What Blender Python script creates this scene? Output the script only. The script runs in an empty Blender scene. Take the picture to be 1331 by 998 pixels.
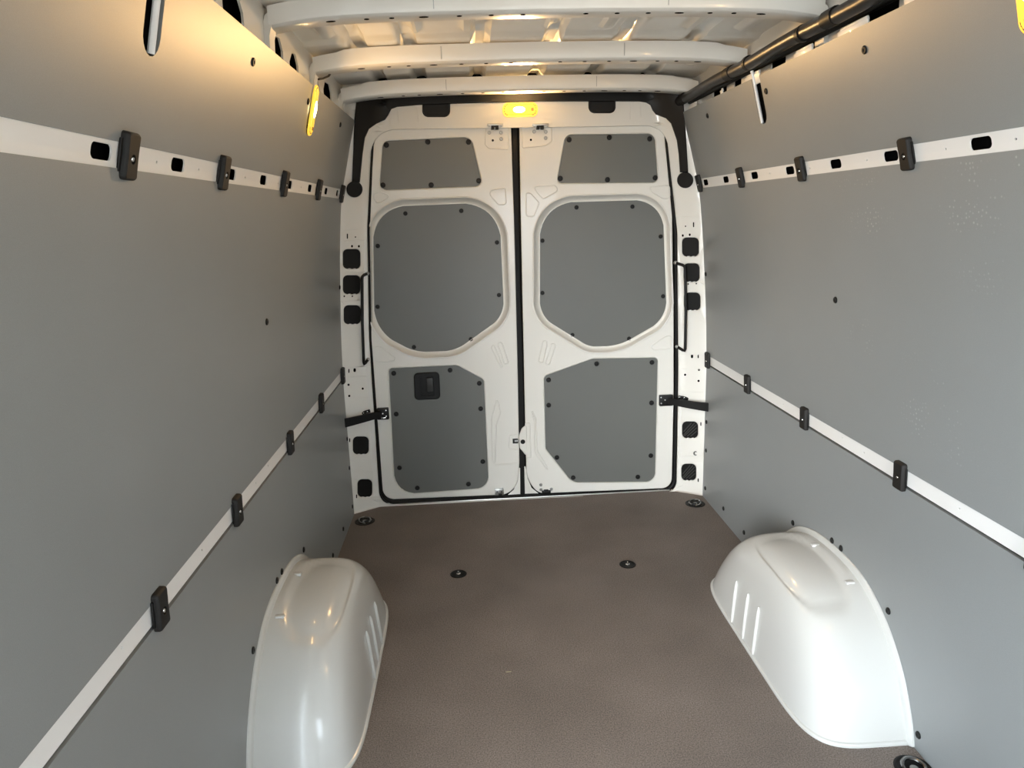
import bpy, bmesh, math
from mathutils import Vector, Matrix
from mathutils.geometry import tessellate_polygon

scene = bpy.context.scene
col = scene.collection

# ------------------------------------------------------------------ camera
F_PX, PX, PY = 923.0, 665.5, 499.0           # 24 mm phone lens on a 1331 x 998 frame
YAW, PITCH, ROLL = 0.05339582, 0.23364919, 0.0312476
CAM = Vector((-0.261, 0.0, 1.4683))
FWD = Vector((math.sin(YAW) * math.cos(PITCH), math.cos(YAW) * math.cos(PITCH), -math.sin(PITCH)))
_r0 = Vector((math.cos(YAW), -math.sin(YAW), 0))
_d0 = FWD.cross(_r0)
RIGHT = math.cos(ROLL) * _r0 + math.sin(ROLL) * _d0
DOWN = -math.sin(ROLL) * _r0 + math.cos(ROLL) * _d0
cam_data = bpy.data.cameras.new('camera')
cam_data.sensor_width = 36.0
cam_data.lens = F_PX / 1331.0 * 36.0
cam_data.clip_start = 0.02
cam = bpy.data.objects.new('camera', cam_data)
col.objects.link(cam)
cam.matrix_world = Matrix.Translation(CAM) @ Matrix((RIGHT, -DOWN, -FWD)).transposed().to_4x4()
scene.camera = cam

# ------------------------------------------------------------------ world and exposure
world = bpy.data.worlds.new('overcast_daylight')
scene.world = world
world.use_nodes = True
bg = world.node_tree.nodes['Background']
# overcast sky above, darker yard below the horizon
_wn, _wl = world.node_tree.nodes, world.node_tree.links
_tc = _wn.new('ShaderNodeTexCoord'); _sx = _wn.new('ShaderNodeSeparateXYZ'); _cr = _wn.new('ShaderNodeValToRGB')
_mr = _wn.new('ShaderNodeMapRange'); _mr.inputs[1].default_value = -1; _mr.inputs[2].default_value = 1
_wl.new(_tc.outputs['Generated'], _sx.inputs[0]); _wl.new(_sx.outputs['Z'], _mr.inputs[0]); _wl.new(_mr.outputs[0], _cr.inputs[0])
_cr.color_ramp.elements[0].position = 0.46; _cr.color_ramp.elements[0].color = (0.26, 0.27, 0.27, 1)
_cr.color_ramp.elements[1].position = 0.53; _cr.color_ramp.elements[1].color = (0.84, 0.96, 1.08, 1)
_wl.new(_cr.outputs[0], bg.inputs[0])
bg.inputs[1].default_value = 12.0
# hazy low sun shining in through the open side door
sun_data = bpy.data.lights.new('hazy_sun', 'SUN'); sun_data.energy = 6.0; sun_data.angle = math.radians(32); sun_data.color = (1.0, 0.99, 0.95)
sun = bpy.data.objects.new('hazy_sun', sun_data); col.objects.link(sun)
sun.rotation_euler = Vector((1.35, 3.0, -0.50)).to_track_quat('-Z', 'Y').to_euler()
scene.view_settings.view_transform = 'Standard'
scene.view_settings.look = 'None'
scene.view_settings.gamma = 1.0
scene.view_settings.use_curve_mapping = False
scene.view_settings.exposure = 0.12
LAMP_SIDE, LAMP_NEAR, LAMP_REAR = 2.2, 2.8, 7.0

# ------------------------------------------------------------------ pixel -> place helpers
def ray(u, v):
    return FWD + RIGHT * ((u - PX) / F_PX) + DOWN * ((v - PY) / F_PX)
def on_y(u, v, y):
    d = ray(u, v); return CAM + d * ((y - CAM.y) / d.y)
def on_x(u, v, x):
    d = ray(u, v); return CAM + d * ((x - CAM.x) / d.x)
def on_z(u, v, z):
    d = ray(u, v); return CAM + d * ((z - CAM.z) / d.z)

# half-width of the lined walls against height (lining surface)
PROF = [(0.908, 0.0), (0.906, 0.70), (0.898, 0.90), (0.885, 1.10), (0.870, 1.30), (0.852, 1.48), (0.838, 1.58), (0.753, 1.906), (0.70, 2.07)]
def prof_x(z):
    if z <= 0: return PROF[0][0]
    for (x0, z0), (x1, z1) in zip(PROF, PROF[1:]):
        if z <= z1: return x0 + (x1 - x0) * (z - z0) / (z1 - z0)
    return PROF[-1][0]
def prof_slope(z):
    return (prof_x(z + 0.004) - prof_x(z - 0.004)) / 0.008
def wall_frame(s, y, z, lift=0.0):
    """matrix on the wall: local x along the van, y up the wall, z into the room"""
    t = Vector((s * prof_slope(z), 0, 1)).normalized()
    n = Vector((-s, 0, s * s * prof_slope(z))).normalized()
    n = (n - t * n.dot(t)).normalized()
    x = t.cross(n)
    p = Vector((s * prof_x(z), y, z)) + n * lift
    m = Matrix((x, t, n)).transposed().to_4x4(); m.translation = p
    return m
def y_rear(x, z):
    """depth of the pressed rear body frame"""
    t = max(0.0, min(1.0, (prof_x(z) - abs(x)) / 0.10))
    return 3.440 + 0.075 * t
def on_rear(u, v, lift=0.0):
    y = 3.48
    for _ in range(8):
        p = on_y(u, v, y); y = y_rear(p.x, p.z) - lift
    return on_y(u, v, y)

# ------------------------------------------------------------------ materials
def mat(name, color, rough=0.5, metal=0.0, spec=0.5, coat=0.0, bump=None, speckle=None, emit=None):
    m = bpy.data.materials.new(name); m.use_nodes = True
    nt = m.node_tree; b = nt.nodes['Principled BSDF']
    b.inputs['Base Color'].default_value = (*color, 1)
    b.inputs['Roughness'].default_value = rough
    b.inputs['Metallic'].default_value = metal
    b.inputs['Specular IOR Level'].default_value = spec
    b.inputs['Coat Weight'].default_value = coat
    b.inputs['Coat Roughness'].default_value = 0.06
    if emit:
        b.inputs['Emission Color'].default_value = (*emit[0], 1); b.inputs['Emission Strength'].default_value = emit[1]
    tc = nt.nodes.new('ShaderNodeTexCoord')
    if speckle:
        sc, amt, big = speckle
        n1 = nt.nodes.new('ShaderNodeTexNoise'); n1.inputs['Scale'].default_value = sc; n1.inputs['Detail'].default_value = 3
        n2 = nt.nodes.new('ShaderNodeTexNoise'); n2.inputs['Scale'].default_value = 3.0; n2.inputs['Detail'].default_value = 4
        nt.links.new(tc.outputs['Object'], n1.inputs['Vector']); nt.links.new(tc.outputs['Object'], n2.inputs['Vector'])
        r1 = nt.nodes.new('ShaderNodeMapRange'); r1.inputs[1].default_value = 0.3; r1.inputs[2].default_value = 0.7
        r1.inputs[3].default_value = 1 - amt; r1.inputs[4].default_value = 1 + amt
        r2 = nt.nodes.new('ShaderNodeMapRange'); r2.inputs[1].default_value = 0.3; r2.inputs[2].default_value = 0.7
        r2.inputs[3].default_value = 1 - big; r2.inputs[4].default_value = 1 + big
        nt.links.new(n1.outputs['Fac'], r1.inputs[0]); nt.links.new(n2.outputs['Fac'], r2.inputs[0])
        mu = nt.nodes.new('ShaderNodeMath'); mu.operation = 'MULTIPLY'
        nt.links.new(r1.outputs[0], mu.inputs[0]); nt.links.new(r2.outputs[0], mu.inputs[1])
        vm = nt.nodes.new('ShaderNodeVectorMath'); vm.operation = 'SCALE'; vm.inputs[0].default_value = color
        nt.links.new(mu.outputs[0], vm.inputs['Scale']); nt.links.new(vm.outputs[0], b.inputs['Base Color'])
    if bump:
        sc, st, dist = bump
        nb = nt.nodes.new('ShaderNodeTexNoise'); nb.inputs['Scale'].default_value = sc; nb.inputs['Detail'].default_value = 2
        nt.links.new(tc.outputs['Object'], nb.inputs['Vector'])
        bp = nt.nodes.new('ShaderNodeBump'); bp.inputs['Strength'].default_value = st; bp.inputs['Distance'].default_value = dist
        nt.links.new(nb.outputs['Fac'], bp.inputs['Height']); nt.links.new(bp.outputs['Normal'], b.inputs['Normal'])
    return m
M = dict(
    white=mat('white_paint', (0.785, 0.77, 0.72), 0.28, coat=0.35, bump=(60, 0.03, 0.002)),
    rail=mat('white_rail_paint', (0.80, 0.795, 0.775), 0.4, coat=0.1),
    arch=mat('white_gloss_plastic', (0.56, 0.56, 0.535), 0.2, coat=0.25),
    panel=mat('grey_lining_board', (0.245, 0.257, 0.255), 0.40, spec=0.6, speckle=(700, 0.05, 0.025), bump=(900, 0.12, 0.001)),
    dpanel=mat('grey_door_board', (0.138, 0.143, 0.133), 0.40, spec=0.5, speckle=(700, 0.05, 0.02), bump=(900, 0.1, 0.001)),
    floor=mat('brown_plywood_coating', (0.180, 0.152, 0.133), 0.6, spec=0.12, speckle=(260, 0.42, 0.12), bump=(300, 0.5, 0.0015)),
    black=mat('black_plastic', (0.0045, 0.0045, 0.0045), 0.5, spec=0.3, bump=(900, 0.08, 0.001)),
    clip=mat('black_grained_plastic', (0.011, 0.010, 0.009), 0.6, spec=0.35, bump=(1200, 0.15, 0.001)),
    rubber=mat('black_rubber', (0.004, 0.004, 0.004), 0.6, spec=0.25),
    void=mat('painted_dark', (0.002, 0.002, 0.002), 0.9, spec=0.05),  # near-black, puts the shade of hollows into the colour
    conduit=mat('black_tube', (0.010, 0.008, 0.0065), 0.36),
    steel=mat('zinc_steel', (0.42, 0.42, 0.41), 0.35, metal=0.9),
    chrome=mat('bright_screw', (0.85, 0.85, 0.85), 0.18, metal=1.0),
    alu=mat('brushed_aluminium', (0.72, 0.71, 0.69), 0.3, metal=0.9),
    lens=mat('amber_lens', (0.75, 0.5, 0.08), 0.25, coat=0.3, emit=((1.0, 0.60, 0.05), 0.9)),
    amber=mat('dark_amber_plastic', (0.35, 0.16, 0.02), 0.5),
    rib=mat('dark_grey_plastic', (0.045, 0.045, 0.043), 0.5),
    glow=mat('lit_bulb', (1, 0.9, 0.6), 0.4, emit=((1.0, 0.83, 0.42), 14.0)),
)

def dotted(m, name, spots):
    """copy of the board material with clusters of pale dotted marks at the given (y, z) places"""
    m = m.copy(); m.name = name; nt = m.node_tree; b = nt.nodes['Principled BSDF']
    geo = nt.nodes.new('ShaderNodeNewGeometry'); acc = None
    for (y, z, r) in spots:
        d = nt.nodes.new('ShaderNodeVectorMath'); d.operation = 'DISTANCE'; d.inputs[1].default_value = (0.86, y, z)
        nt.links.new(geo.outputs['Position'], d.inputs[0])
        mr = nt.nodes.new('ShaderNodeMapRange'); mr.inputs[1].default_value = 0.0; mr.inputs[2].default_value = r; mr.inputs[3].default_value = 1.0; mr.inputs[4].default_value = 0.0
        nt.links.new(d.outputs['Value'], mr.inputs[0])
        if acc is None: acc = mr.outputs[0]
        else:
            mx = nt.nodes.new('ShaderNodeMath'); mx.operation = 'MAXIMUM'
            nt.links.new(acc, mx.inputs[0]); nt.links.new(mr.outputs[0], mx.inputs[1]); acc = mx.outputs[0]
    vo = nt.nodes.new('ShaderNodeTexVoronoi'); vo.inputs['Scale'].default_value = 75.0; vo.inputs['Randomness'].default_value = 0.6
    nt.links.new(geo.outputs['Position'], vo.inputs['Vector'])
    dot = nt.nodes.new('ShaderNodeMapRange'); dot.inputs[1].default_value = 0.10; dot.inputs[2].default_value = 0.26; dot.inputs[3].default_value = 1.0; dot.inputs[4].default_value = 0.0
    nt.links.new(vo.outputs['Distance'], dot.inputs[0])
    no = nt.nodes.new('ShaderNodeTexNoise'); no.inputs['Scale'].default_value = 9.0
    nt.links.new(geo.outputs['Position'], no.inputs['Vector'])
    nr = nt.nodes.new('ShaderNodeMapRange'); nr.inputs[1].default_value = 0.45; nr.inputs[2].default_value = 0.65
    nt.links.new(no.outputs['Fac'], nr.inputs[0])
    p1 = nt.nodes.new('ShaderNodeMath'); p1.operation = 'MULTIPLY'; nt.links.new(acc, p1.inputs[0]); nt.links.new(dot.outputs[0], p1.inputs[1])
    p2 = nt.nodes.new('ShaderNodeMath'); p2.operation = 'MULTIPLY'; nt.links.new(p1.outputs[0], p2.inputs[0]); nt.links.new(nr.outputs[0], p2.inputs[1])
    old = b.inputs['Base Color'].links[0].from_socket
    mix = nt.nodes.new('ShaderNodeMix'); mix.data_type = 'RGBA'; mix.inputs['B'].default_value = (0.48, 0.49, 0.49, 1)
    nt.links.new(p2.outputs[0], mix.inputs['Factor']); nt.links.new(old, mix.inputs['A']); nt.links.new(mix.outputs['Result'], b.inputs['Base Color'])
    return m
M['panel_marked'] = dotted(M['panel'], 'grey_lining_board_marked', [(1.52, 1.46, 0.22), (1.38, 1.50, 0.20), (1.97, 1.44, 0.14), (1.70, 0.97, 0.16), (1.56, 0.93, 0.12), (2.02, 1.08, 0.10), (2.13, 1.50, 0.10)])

# ------------------------------------------------------------------ mesh helpers
def link(name, bm, m, parent=None, sharp=35, smooth=True):
    bmesh.ops.recalc_face_normals(bm, faces=bm.faces[:])
    me = bpy.data.meshes.new(name); bm.to_mesh(me); bm.free()
    if m is not None: me.materials.append(m)
    if smooth:
        for p in me.polygons: p.use_smooth = True
        me.set_sharp_from_angle(angle=math.radians(sharp))
    o = bpy.data.objects.new(name, me); col.objects.link(o)
    if parent is not None: o.parent = parent
    return o
def inst(src, parent=None, matrix=None):
    o = src.copy(); col.objects.link(o)
    o.parent = parent
    if matrix is not None: o.matrix_local = matrix
    return o
def tag(o, label, cat, group=None, kind=None):
    o['label'] = label
    if cat: o['category'] = cat
    if group: o['group'] = group
    if kind: o['kind'] = kind
    return o
def empty(name, matrix):
    o = bpy.data.objects.new(name, None); o.empty_display_size = 0.05
    col.objects.link(o); o.matrix_world = matrix
    return o
def rloop(pts, n=8):
    """rounded polygon from (u, v, radius) corners"""
    out = []; k = len(pts)
    for i in range(k):
        a = Vector(pts[i - 1][:2]); b = Vector(pts[i][:2]); c = Vector(pts[(i + 1) % k][:2]); r = pts[i][2]
        if r <= 0: out.append(b); continue
        d1 = (a - b).normalized(); d2 = (c - b).normalized()
        ang = d1.angle(d2)
        if ang > math.pi - 0.01: out.append(b); continue
        t = min(r / math.tan(ang / 2), 0.48 * (a - b).length, 0.48 * (c - b).length)
        p, q = b + d1 * t, b + d2 * t
        for j in range(n + 1):
            f = j / n
            out.append((1 - f) ** 2 * p + 2 * f * (1 - f) * (b * 0.72 + (p + q) * 0.14) + f ** 2 * q)
    return out
def area2(L):
    return sum(L[i - 1].x * L[i].y - L[i].x * L[i - 1].y for i in range(len(L)))
def offset(L, d):
    """offset a closed loop outwards by d"""
    s = 1 if area2(L) > 0 else -1; out = []
    k = len(L)
    for i in range(k):
        t1 = (L[i] - L[i - 1]); t2 = (L[(i + 1) % k] - L[i])
        t1 = t1.normalized() if t1.length > 1e-9 else t2.normalized()
        t2 = t2.normalized() if t2.length > 1e-9 else t1
        t = t1 + t2
        t = t.normalized() if t.length > 1e-6 else t1
        nrm = Vector((t.y, -t.x)) * s
        c = max(0.5, nrm.dot(Vector((t1.y, -t1.x)) * s))
        out.append(L[i] + nrm * (d / c))
    return out
def fill(bm, loops, fmap, maxlen=None):
    """fill outer loop with holes, optionally refined, mapped to 3-D by fmap(u, v)"""
    b2 = bmesh.new(); vs = []
    for L in loops: vs += [b2.verts.new((p.x, p.y, 0)) for p in L]
    for t in tessellate_polygon([[Vector((p.x, p.y, 0)) for p in L] for L in loops]):
        if len(set(t)) == 3:
            try: b2.faces.new([vs[i] for i in t])
            except ValueError: pass
    if maxlen:
        for _ in range(7):
            e = [e for e in b2.edges if e.calc_length() > maxlen]
            if not e: break
            bmesh.ops.subdivide_edges(b2, edges=e, cuts=1)
            bmesh.ops.triangulate(b2, faces=b2.faces[:])
    new = {}
    for v in b2.verts: new[v] = bm.verts.new(fmap(v.co.x, v.co.y))
    for f in b2.faces:
        try: bm.faces.new([new[v] for v in f.verts])
        except ValueError: pass
    b2.free()
def strip(bm, rings, close_ring=True, cap0=False, cap1=False):
    R = [[bm.verts.new(p) for p in r] for r in rings]
    n = len(R[0])
    for a, b in zip(R, R[1:]):
        for i in range(n if close_ring else n - 1):
            j = (i + 1) % n
            try: bm.faces.new((a[i], a[j], b[j], b[i]))
            except ValueError: pass
    if cap0: bm.faces.new(R[0][::-1])
    if cap1: bm.faces.new(R[-1])
    return R
def box(bm, lo, hi, bevel=0.0, seg=2, mtx=None):
    lo, hi = Vector(lo), Vector(hi)
    r = bmesh.ops.create_cube(bm, size=1.0)
    vs = r['verts']
    for v in vs: v.co = Vector([(lo[i] + hi[i]) / 2 + v.co[i] * (hi[i] - lo[i]) for i in range(3)])
    if bevel:
        es = {e for v in vs for e in v.link_edges}
        q = bmesh.ops.bevel(bm, geom=list(es), offset=bevel, segments=seg, profile=0.5, affect='EDGES')
        vs = list({v for f in q['faces'] for v in f.verts} | {v for v in vs if v.is_valid})
    if mtx is not None:
        for v in vs: v.co = mtx @ v.co
def tube(bm, path, r, seg=10, closed=False, flat=1.0):
    path = [Vector(p) for p in path]; n = len(path); rings = []
    up = None
    for i, p in enumerate(path):
        a = path[i - 1] if (i or closed) else p
        b = path[(i + 1) % n] if (i < n - 1 or closed) else p
        t = (b - a).normalized()
        if up is None:
            up = t.orthogonal().normalized()
        up = (up - t * up.dot(t)).normalized()
        w = t.cross(up)
        rr = r[i] if isinstance(r, (list, tuple)) else r
        rings.append([p + (up * math.cos(k * 2 * math.pi / seg) + w * math.sin(k * 2 * math.pi / seg) * flat) * rr for k in range(seg)])
    if closed: rings.append(rings[0])
    strip(bm, rings, True, not closed, not closed)
    if closed: bmesh.ops.remove_doubles(bm, verts=bm.verts[:], dist=1e-6)
def lathe(bm, prof, seg=24, cap=True):
    """(radius, height) profile turned round local z"""
    strip(bm, [[Vector((r * math.cos(k * 2 * math.pi / seg), r * math.sin(k * 2 * math.pi / seg), h)) for k in range(seg)] for r, h in prof], True, False, cap)
def prism(bm, loops, f0, f1, maxlen=None):
    fill(bm, loops, f0, maxlen); fill(bm, loops, f1, maxlen)
    for L in loops: strip(bm, [[f0(p.x, p.y) for p in L], [f1(p.x, p.y) for p in L]])
def V2(pts): return [Vector(p) for p in pts]
def rrect(cx, cy, w, h, r, n=5):
    return rloop([(cx - w / 2, cy - h / 2, r), (cx + w / 2, cy - h / 2, r), (cx + w / 2, cy + h / 2, r), (cx - w / 2, cy + h / 2, r)], n)
def hide_source(o):
    bpy.data.objects.remove(o)

FRONT_X0 = -0.97
Y_FRONT = -1.00          # the load bay goes on past the photographer
Y_LEFT0 = 0.52           # front end of the left wall: the open side door lies before it

# ================================================================== FLOOR
bm = bmesh.new()
FL = V2([(-0.915, Y_FRONT), (0.915, Y_FRONT), (0.915, 3.435), (0.765, 3.53), (-0.765, 3.53), (-0.915, 3.435)])
prism(bm, [FL], lambda x, y: Vector((x, y, 0)), lambda x, y: Vector((x, y, -0.02)))
floor = tag(link('floor', bm, M['floor']), 'brown speckled plywood load floor of the van', 'floor', kind='structure')
bm = bmesh.new()
box(bm, (-0.009, -0.002, 0), (0.009, 0.002, 0.0006)); fm = on_z(661, 873, 0.0)
o = link('paint_mark', bm, mat('pale_mark', (0.35, 0.32, 0.2), 0.6), floor); o.location = fm; o.rotation_euler.z = 0.05
bm = bmesh.new()
box(bm, (-0.76, 3.528, -0.02), (0.76, 3.546, 0.006), 0.002)
sill = tag(link('trim_1', bm, M['alu']), 'bright metal sill strip along the rear edge of the floor', 'sill', kind='structure')
bm = bmesh.new(); lathe(bm, [(0.0035, 0), (0.003, 0.001), (0.001, 0.0014)], 10)
sb = link('rivet', bm, M['steel'], sill); sb.location = (-0.70, 3.537, 0.006)
for k in range(1, 8): inst(sb, sill, Matrix.Translation((-0.70 + 0.2 * k, 3.537, 0.006)))
for s in (-1, 1):
    bm = bmesh.new()
    strip(bm, [[Vector((s * 0.915, 3.434, 0.0)), Vector((s * 0.765, 3.529, 0.0))], [Vector((s * 0.915, 3.438, 0.006)), Vector((s * 0.765, 3.533, 0.006))], [Vector((s * 0.915, 3.45, -0.02)), Vector((s * 0.765, 3.545, -0.02))]], False)
    link('corner_strip', bm, M['alu'], sill)

# ================================================================== SIDE WALLS
PLUGS_UP = [(1.29, 1.85), (1.90, 1.85), (2.515, 1.85), (3.12, 1.85)]
PLUGS_MID = [(2.163, 1.178), (3.415, 1.16)]
PLUGS_LOW = [(2.862, 0.060), (3.124, 0.062), (2.405, 0.313), (2.12, 0.378), (2.061, 0.379), (1.784, 0.318), (1.60, 0.051), (3.408, 0.413), (3.401, 0.263), (3.395, 0.059)]
SLOTS = [1.350, 2.582]
HOLES = [0.915, 1.222, 1.530, 1.862, 2.146, 2.455, 2.762, 3.072, 3.335]
bm = bmesh.new(); lathe(bm, [(0.0105, -0.001), (0.0105, 0.002), (0.0085, 0.0042), (0.0045, 0.0042), (0.0035, 0.0022), (0.0008, 0.0022)], 16)
plug0 = link('plug', bm, M['black'])
def wall_side(s, y0, y1, name, side_words):
    sk = [(x + 0.045 + (0.03 if z > 1.9 else 0), z) for x, z in PROF[:-1]] + [(0.86, 2.02), (0.84, 2.09), (0.70, 2.135)]
    bm = bmesh.new()
    strip(bm, [[Vector((s * x, y, z)) for x, z in [(sk[0][0], -0.03)] + sk] for y in (y0, y1 + 0.24)], False)
    strip(bm, [[Vector((s * (x + 0.02), y, z)) for x, z in [(sk[0][0], -0.03)] + sk] for y in (y0, y1 + 0.24)], False)
    wall = tag(link(name, bm, M['white']), side_words[0], 'wall', kind='structure')
    def pan(z0, z1, label, plugs, notch=False):
        bm = bmesh.new()
        if not notch:
            zs = [z0] + [z for _, z in PROF if z0 + 0.02 < z < z1 - 0.02] + [z1]
            # extra steps so that the board bends smoothly
            zz = [z0 + (z1 - z0) * i / 12 for i in range(13)] if z1 > 1 else zs
            front = [(prof_x(z), z) for z in zz]; back = [(x + 0.010, z) for x, z in reversed(front)]
            sec = front + back
            strip(bm, [[Vector((s * x, y, z)) for x, z in sec] for y in (y0, y1)], True, True, True)
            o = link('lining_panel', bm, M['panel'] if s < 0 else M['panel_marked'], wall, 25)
        else:
            L = [Vector((y0, z0)), Vector((y1, z0)), Vector((y1, z1))]
            for c in sorted(SLOTS, reverse=True):
                L += [Vector((c + 0.034, z1))] + [Vector((c + 0.034 * math.cos(a), 1.786 - 0.034 * math.sin(a))) for a in [i * math.pi / 10 for i in range(11)]] + [Vector((c - 0.034, z1))]
            L += [Vector((y0, z1))]
            prism(bm, [L], lambda y, z: Vector((s * prof_x(z), y, z)), lambda y, z: Vector((s * (prof_x(z) + 0.010), y, z)))
            o = link('lining_panel', bm, M['panel'], wall, 25)
        o['label'] = label
        for (y, z) in plugs:
            if y > y0: inst(plug0, o, wall_frame(s, y, z))
        return o
    pan(0.001, 0.706, 'grey lower lining panel below the narrow rail', PLUGS_LOW)
    pan(0.757, 1.564, 'tall grey middle lining panel between the two rails', PLUGS_MID)
    pan(1.606, 1.906, 'grey upper lining panel leaning inwards below the roof', PLUGS_UP, True)
    # lower rail: plain painted strip, standing a little back, with a dark joint under it
    bm = bmesh.new()
    L = V2([(y0, 0.7125), (y1, 0.7125), (y1, 0.759), (y0, 0.759)])
    holes = [rrect(y, z, 0.006, 0.004, 0.002, 2) for y, z in ((1.16, 0.742), (1.55, 0.737), (1.98, 0.735), (2.11, 0.741), (2.55, 0.735))]
    prism(bm, [L] + holes, lambda y, z: Vector((s * (prof_x(z) + 0.003), y, z)), lambda y, z: Vector((s * (prof_x(z) + 0.008), y, z)))
    link('rail', bm, M['rail'], wall)['label'] = 'narrow white painted lower rail'
    # upper rail with lashing holes
    bm = bmesh.new()
    L = V2([(y0, 1.560), (y1, 1.560), (y1, 1.610), (y0, 1.610)])
    holes = [rloop([(y - 0.033, 1.5735, 0.009), (y + 0.033, 1.5735, 0.009), (y + 0.033, 1.5995, 0.009), (y - 0.033, 1.5995, 0.009)], 4) for y in HOLES if y > y0 + 0.05]
    pins = [rrect(y, 1.585, 0.006, 0.005, 0.002, 2) for y in (1.43, 1.645, 1.975, 2.31, 2.62)]
    prism(bm, [L] + holes + pins, lambda y, z: Vector((s * (prof_x(z) + 0.002), y, z)), lambda y, z: Vector((s * (prof_x(z) + 0.005), y, z)))
    link('rail', bm, M['rail'], wall)['label'] = 'white painted upper rail with lashing holes'
    # near-black strips behind the rails paint in the shade of the hollow
    for z0, z1 in ((0.69, 0.78), (1.54, 1.63)):
        bm = bmesh.new()
        strip(bm, [[Vector((s * (prof_x(z) + 0.022), y, z)) for z in (z0, (z0 + z1) / 2, z1)] for y in (y0, y1)], False)
        link('rail_shade_strip', bm, M['void'], wall)
    # cant rail above the lining with hexagonal openings
    bm = bmesh.new()
    A, B = Vector((0.806, 1.80)), Vector((0.796, 2.08))
    cm = lambda y, h, d=0.0: Vector((s * (A.x + (B.x - A.x) * h + d), y, A.y + (B.y - A.y) * h))
    L = V2([(y0, 0), (y1 + 0.04, 0), (y1 + 0.04, 1), (y0, 1)])
    hx = []
    for c, w, lo, hi in ((0.95, 0.14, .32, .72), (1.18, 0.12, .32, .70), (1.50, 0.14, .32, .72), (1.71, 0.12, .32, .70), (1.90, 0.16, .32, .74), (2.300, 0.14, .30, .72), (2.510, 0.12, .30, .71), (2.86, 0.12, .30, .66), (3.08, 0.17, .36, .74)):
        if c - w > y0 + 0.05:
            hx.append(V2([(c - w / 2, lo), (c + w / 2, lo), (c + w / 2, hi - .1), (c + w / 2 - 0.03, hi), (c - w / 2 + 0.04, hi - 0.02), (c - w / 2, hi - .14)]))
    prism(bm, [L] + hx, lambda y, h: cm(y, h), lambda y, h: cm(y, h, 0.006))
    link('cant_rail', bm, M['white'], wall)['label'] = 'white roof edge rail with dark hexagonal openings'
    bm = bmesh.new()
    strip(bm, [[cm(y, h, 0.03) for h in (0.0, 0.95)] for y in (y0, y1)], False)
    link('roof_edge_shade_strip', bm, M['void'], wall)  # near-black backing paints in the shade behind the openings
    # white posts that show inside the notches of the upper panel
    for c in SLOTS:
        if abs(c - (2.582 if s < 0 else 1.350)) < 0.01: continue
        bm = bmesh.new()
        pts = [wall_frame(s, c + (0.012 if s < 0 else 0.023), z, -0.004).translation for z in (1.757, 1.764, 1.80, 1.85, 1.90, 1.93)]
        tube(bm, pts, 0.0068, 10, flat=0.8)
        link('post', bm, M['rail'], wall)['label'] = 'white post seen through the panel notch'
        bm = bmesh.new()
        prism(bm, [V2([(c - 0.06, 1.72), (c + 0.06, 1.72), (c + 0.06, 1.90), (c - 0.06, 1.90)])], lambda y, z: Vector((s * (prof_x(z) + 0.0135), y, z)), lambda y, z: Vector((s * (prof_x(z) + 0.0155), y, z)))
        link('notch_shade_plate', bm, M['void'], wall)  # near-black plate paints in the shade inside the notch
    return wall
wl = wall_side(-1, Y_LEFT0, 3.436, 'wall_left', ['white van side wall lined with grey boards, lamp near the rear doors'])
wr = wall_side(1, Y_FRONT, 3.436, 'wall_right', ['white van side wall lined with grey boards, black tube along its top'])
bm = bmesh.new()      # bulkhead with an unseen hatch opening, added to admit frontal fill light
prism(bm, [V2([(FRONT_X0, -0.03), (0.97, -0.03), (0.97, 2.14), (FRONT_X0, 2.14)]), rrect(0.38, 1.30, 0.70, 0.80, 0.08)], lambda x, z: Vector((x, Y_FRONT, z)), lambda x, z: Vector((x, Y_FRONT - 0.03, z)))
tag(link('wall_front', bm, M['white']), 'white bulkhead behind the photographer with an unseen hatch added for fill light', 'wall', kind='structure')
# white tabs between the tube and the lining of the right wall
for (y, w) in ((3.30, 0.10), (2.93, 0.025), (2.62, 0.13), (2.23, 0.12), (1.95, 0.15), (1.70, 0.05)):
    bm = bmesh.new()
    box(bm, (-w / 2, -0.02, -0.006), (w / 2, 0.016, 0.0), 0.003)
    box(bm, (-w / 2 + 0.008, 0.010, -0.012), (w / 2 - 0.008, 0.022, -0.004), 0.003)
    o = link('bracket_tab', bm, M['rail'], wr); o.matrix_local = wall_frame(1, y, 1.903, -0.004)

# ================================================================== CEILING
def roof_z(x): return 2.082 - 0.022 * (abs(x) / 0.80) ** 3
BEADS = [-0.62, -0.445, -0.19, 0.065, 0.32, 0.575]
BOWS = [2.165, 2.745, 3.315]
def sm(a, b, t):
    t = max(0, min(1, (t - a) / (b - a))); return t * t * (3 - 2 * t)
bm = bmesh.new()
xs = [-0.825 + 1.65 * i / 160 for i in range(161)]
ys = [Y_FRONT + (1.4 - Y_FRONT) * i / 6 for i in range(6)] + [1.4 + (3.52 - 1.4) * i / 110 for i in range(111)]
def ceil_pt(x, y):
    z = roof_z(x)
    for i, b in enumerate(BEADS):
        z += 0.022 * (1 - sm(0.016, 0.036, abs(x - b)))
    for i in range(7):                       # short rounded beads between the long ones
        b = -0.70 + 0.2333 * i + (0.05 if i % 2 else 0.0)
        for yb in BOWS:
            inside = sm(yb - 0.47, yb - 0.43, y) * (1 - sm(yb - 0.17, yb - 0.13, y))
            z -= 0.016 * (1 - sm(0.012, 0.030, abs(x - b))) * inside
    for yb in BOWS:                          # cross step in front of each bow
        z -= 0.010 * sm(yb - 0.10, yb - 0.07, y) * (1 - sm(yb + 0.09, yb + 0.12, y))
    return Vector((x, y, z))
strip(bm, [[ceil_pt(x, y) for x in xs] for y in ys], False)
strip(bm, [[Vector((x, y, 2.14)) for x in (-0.85, 0.85)] for y in (Y_FRONT, 3.68)], False)
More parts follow.
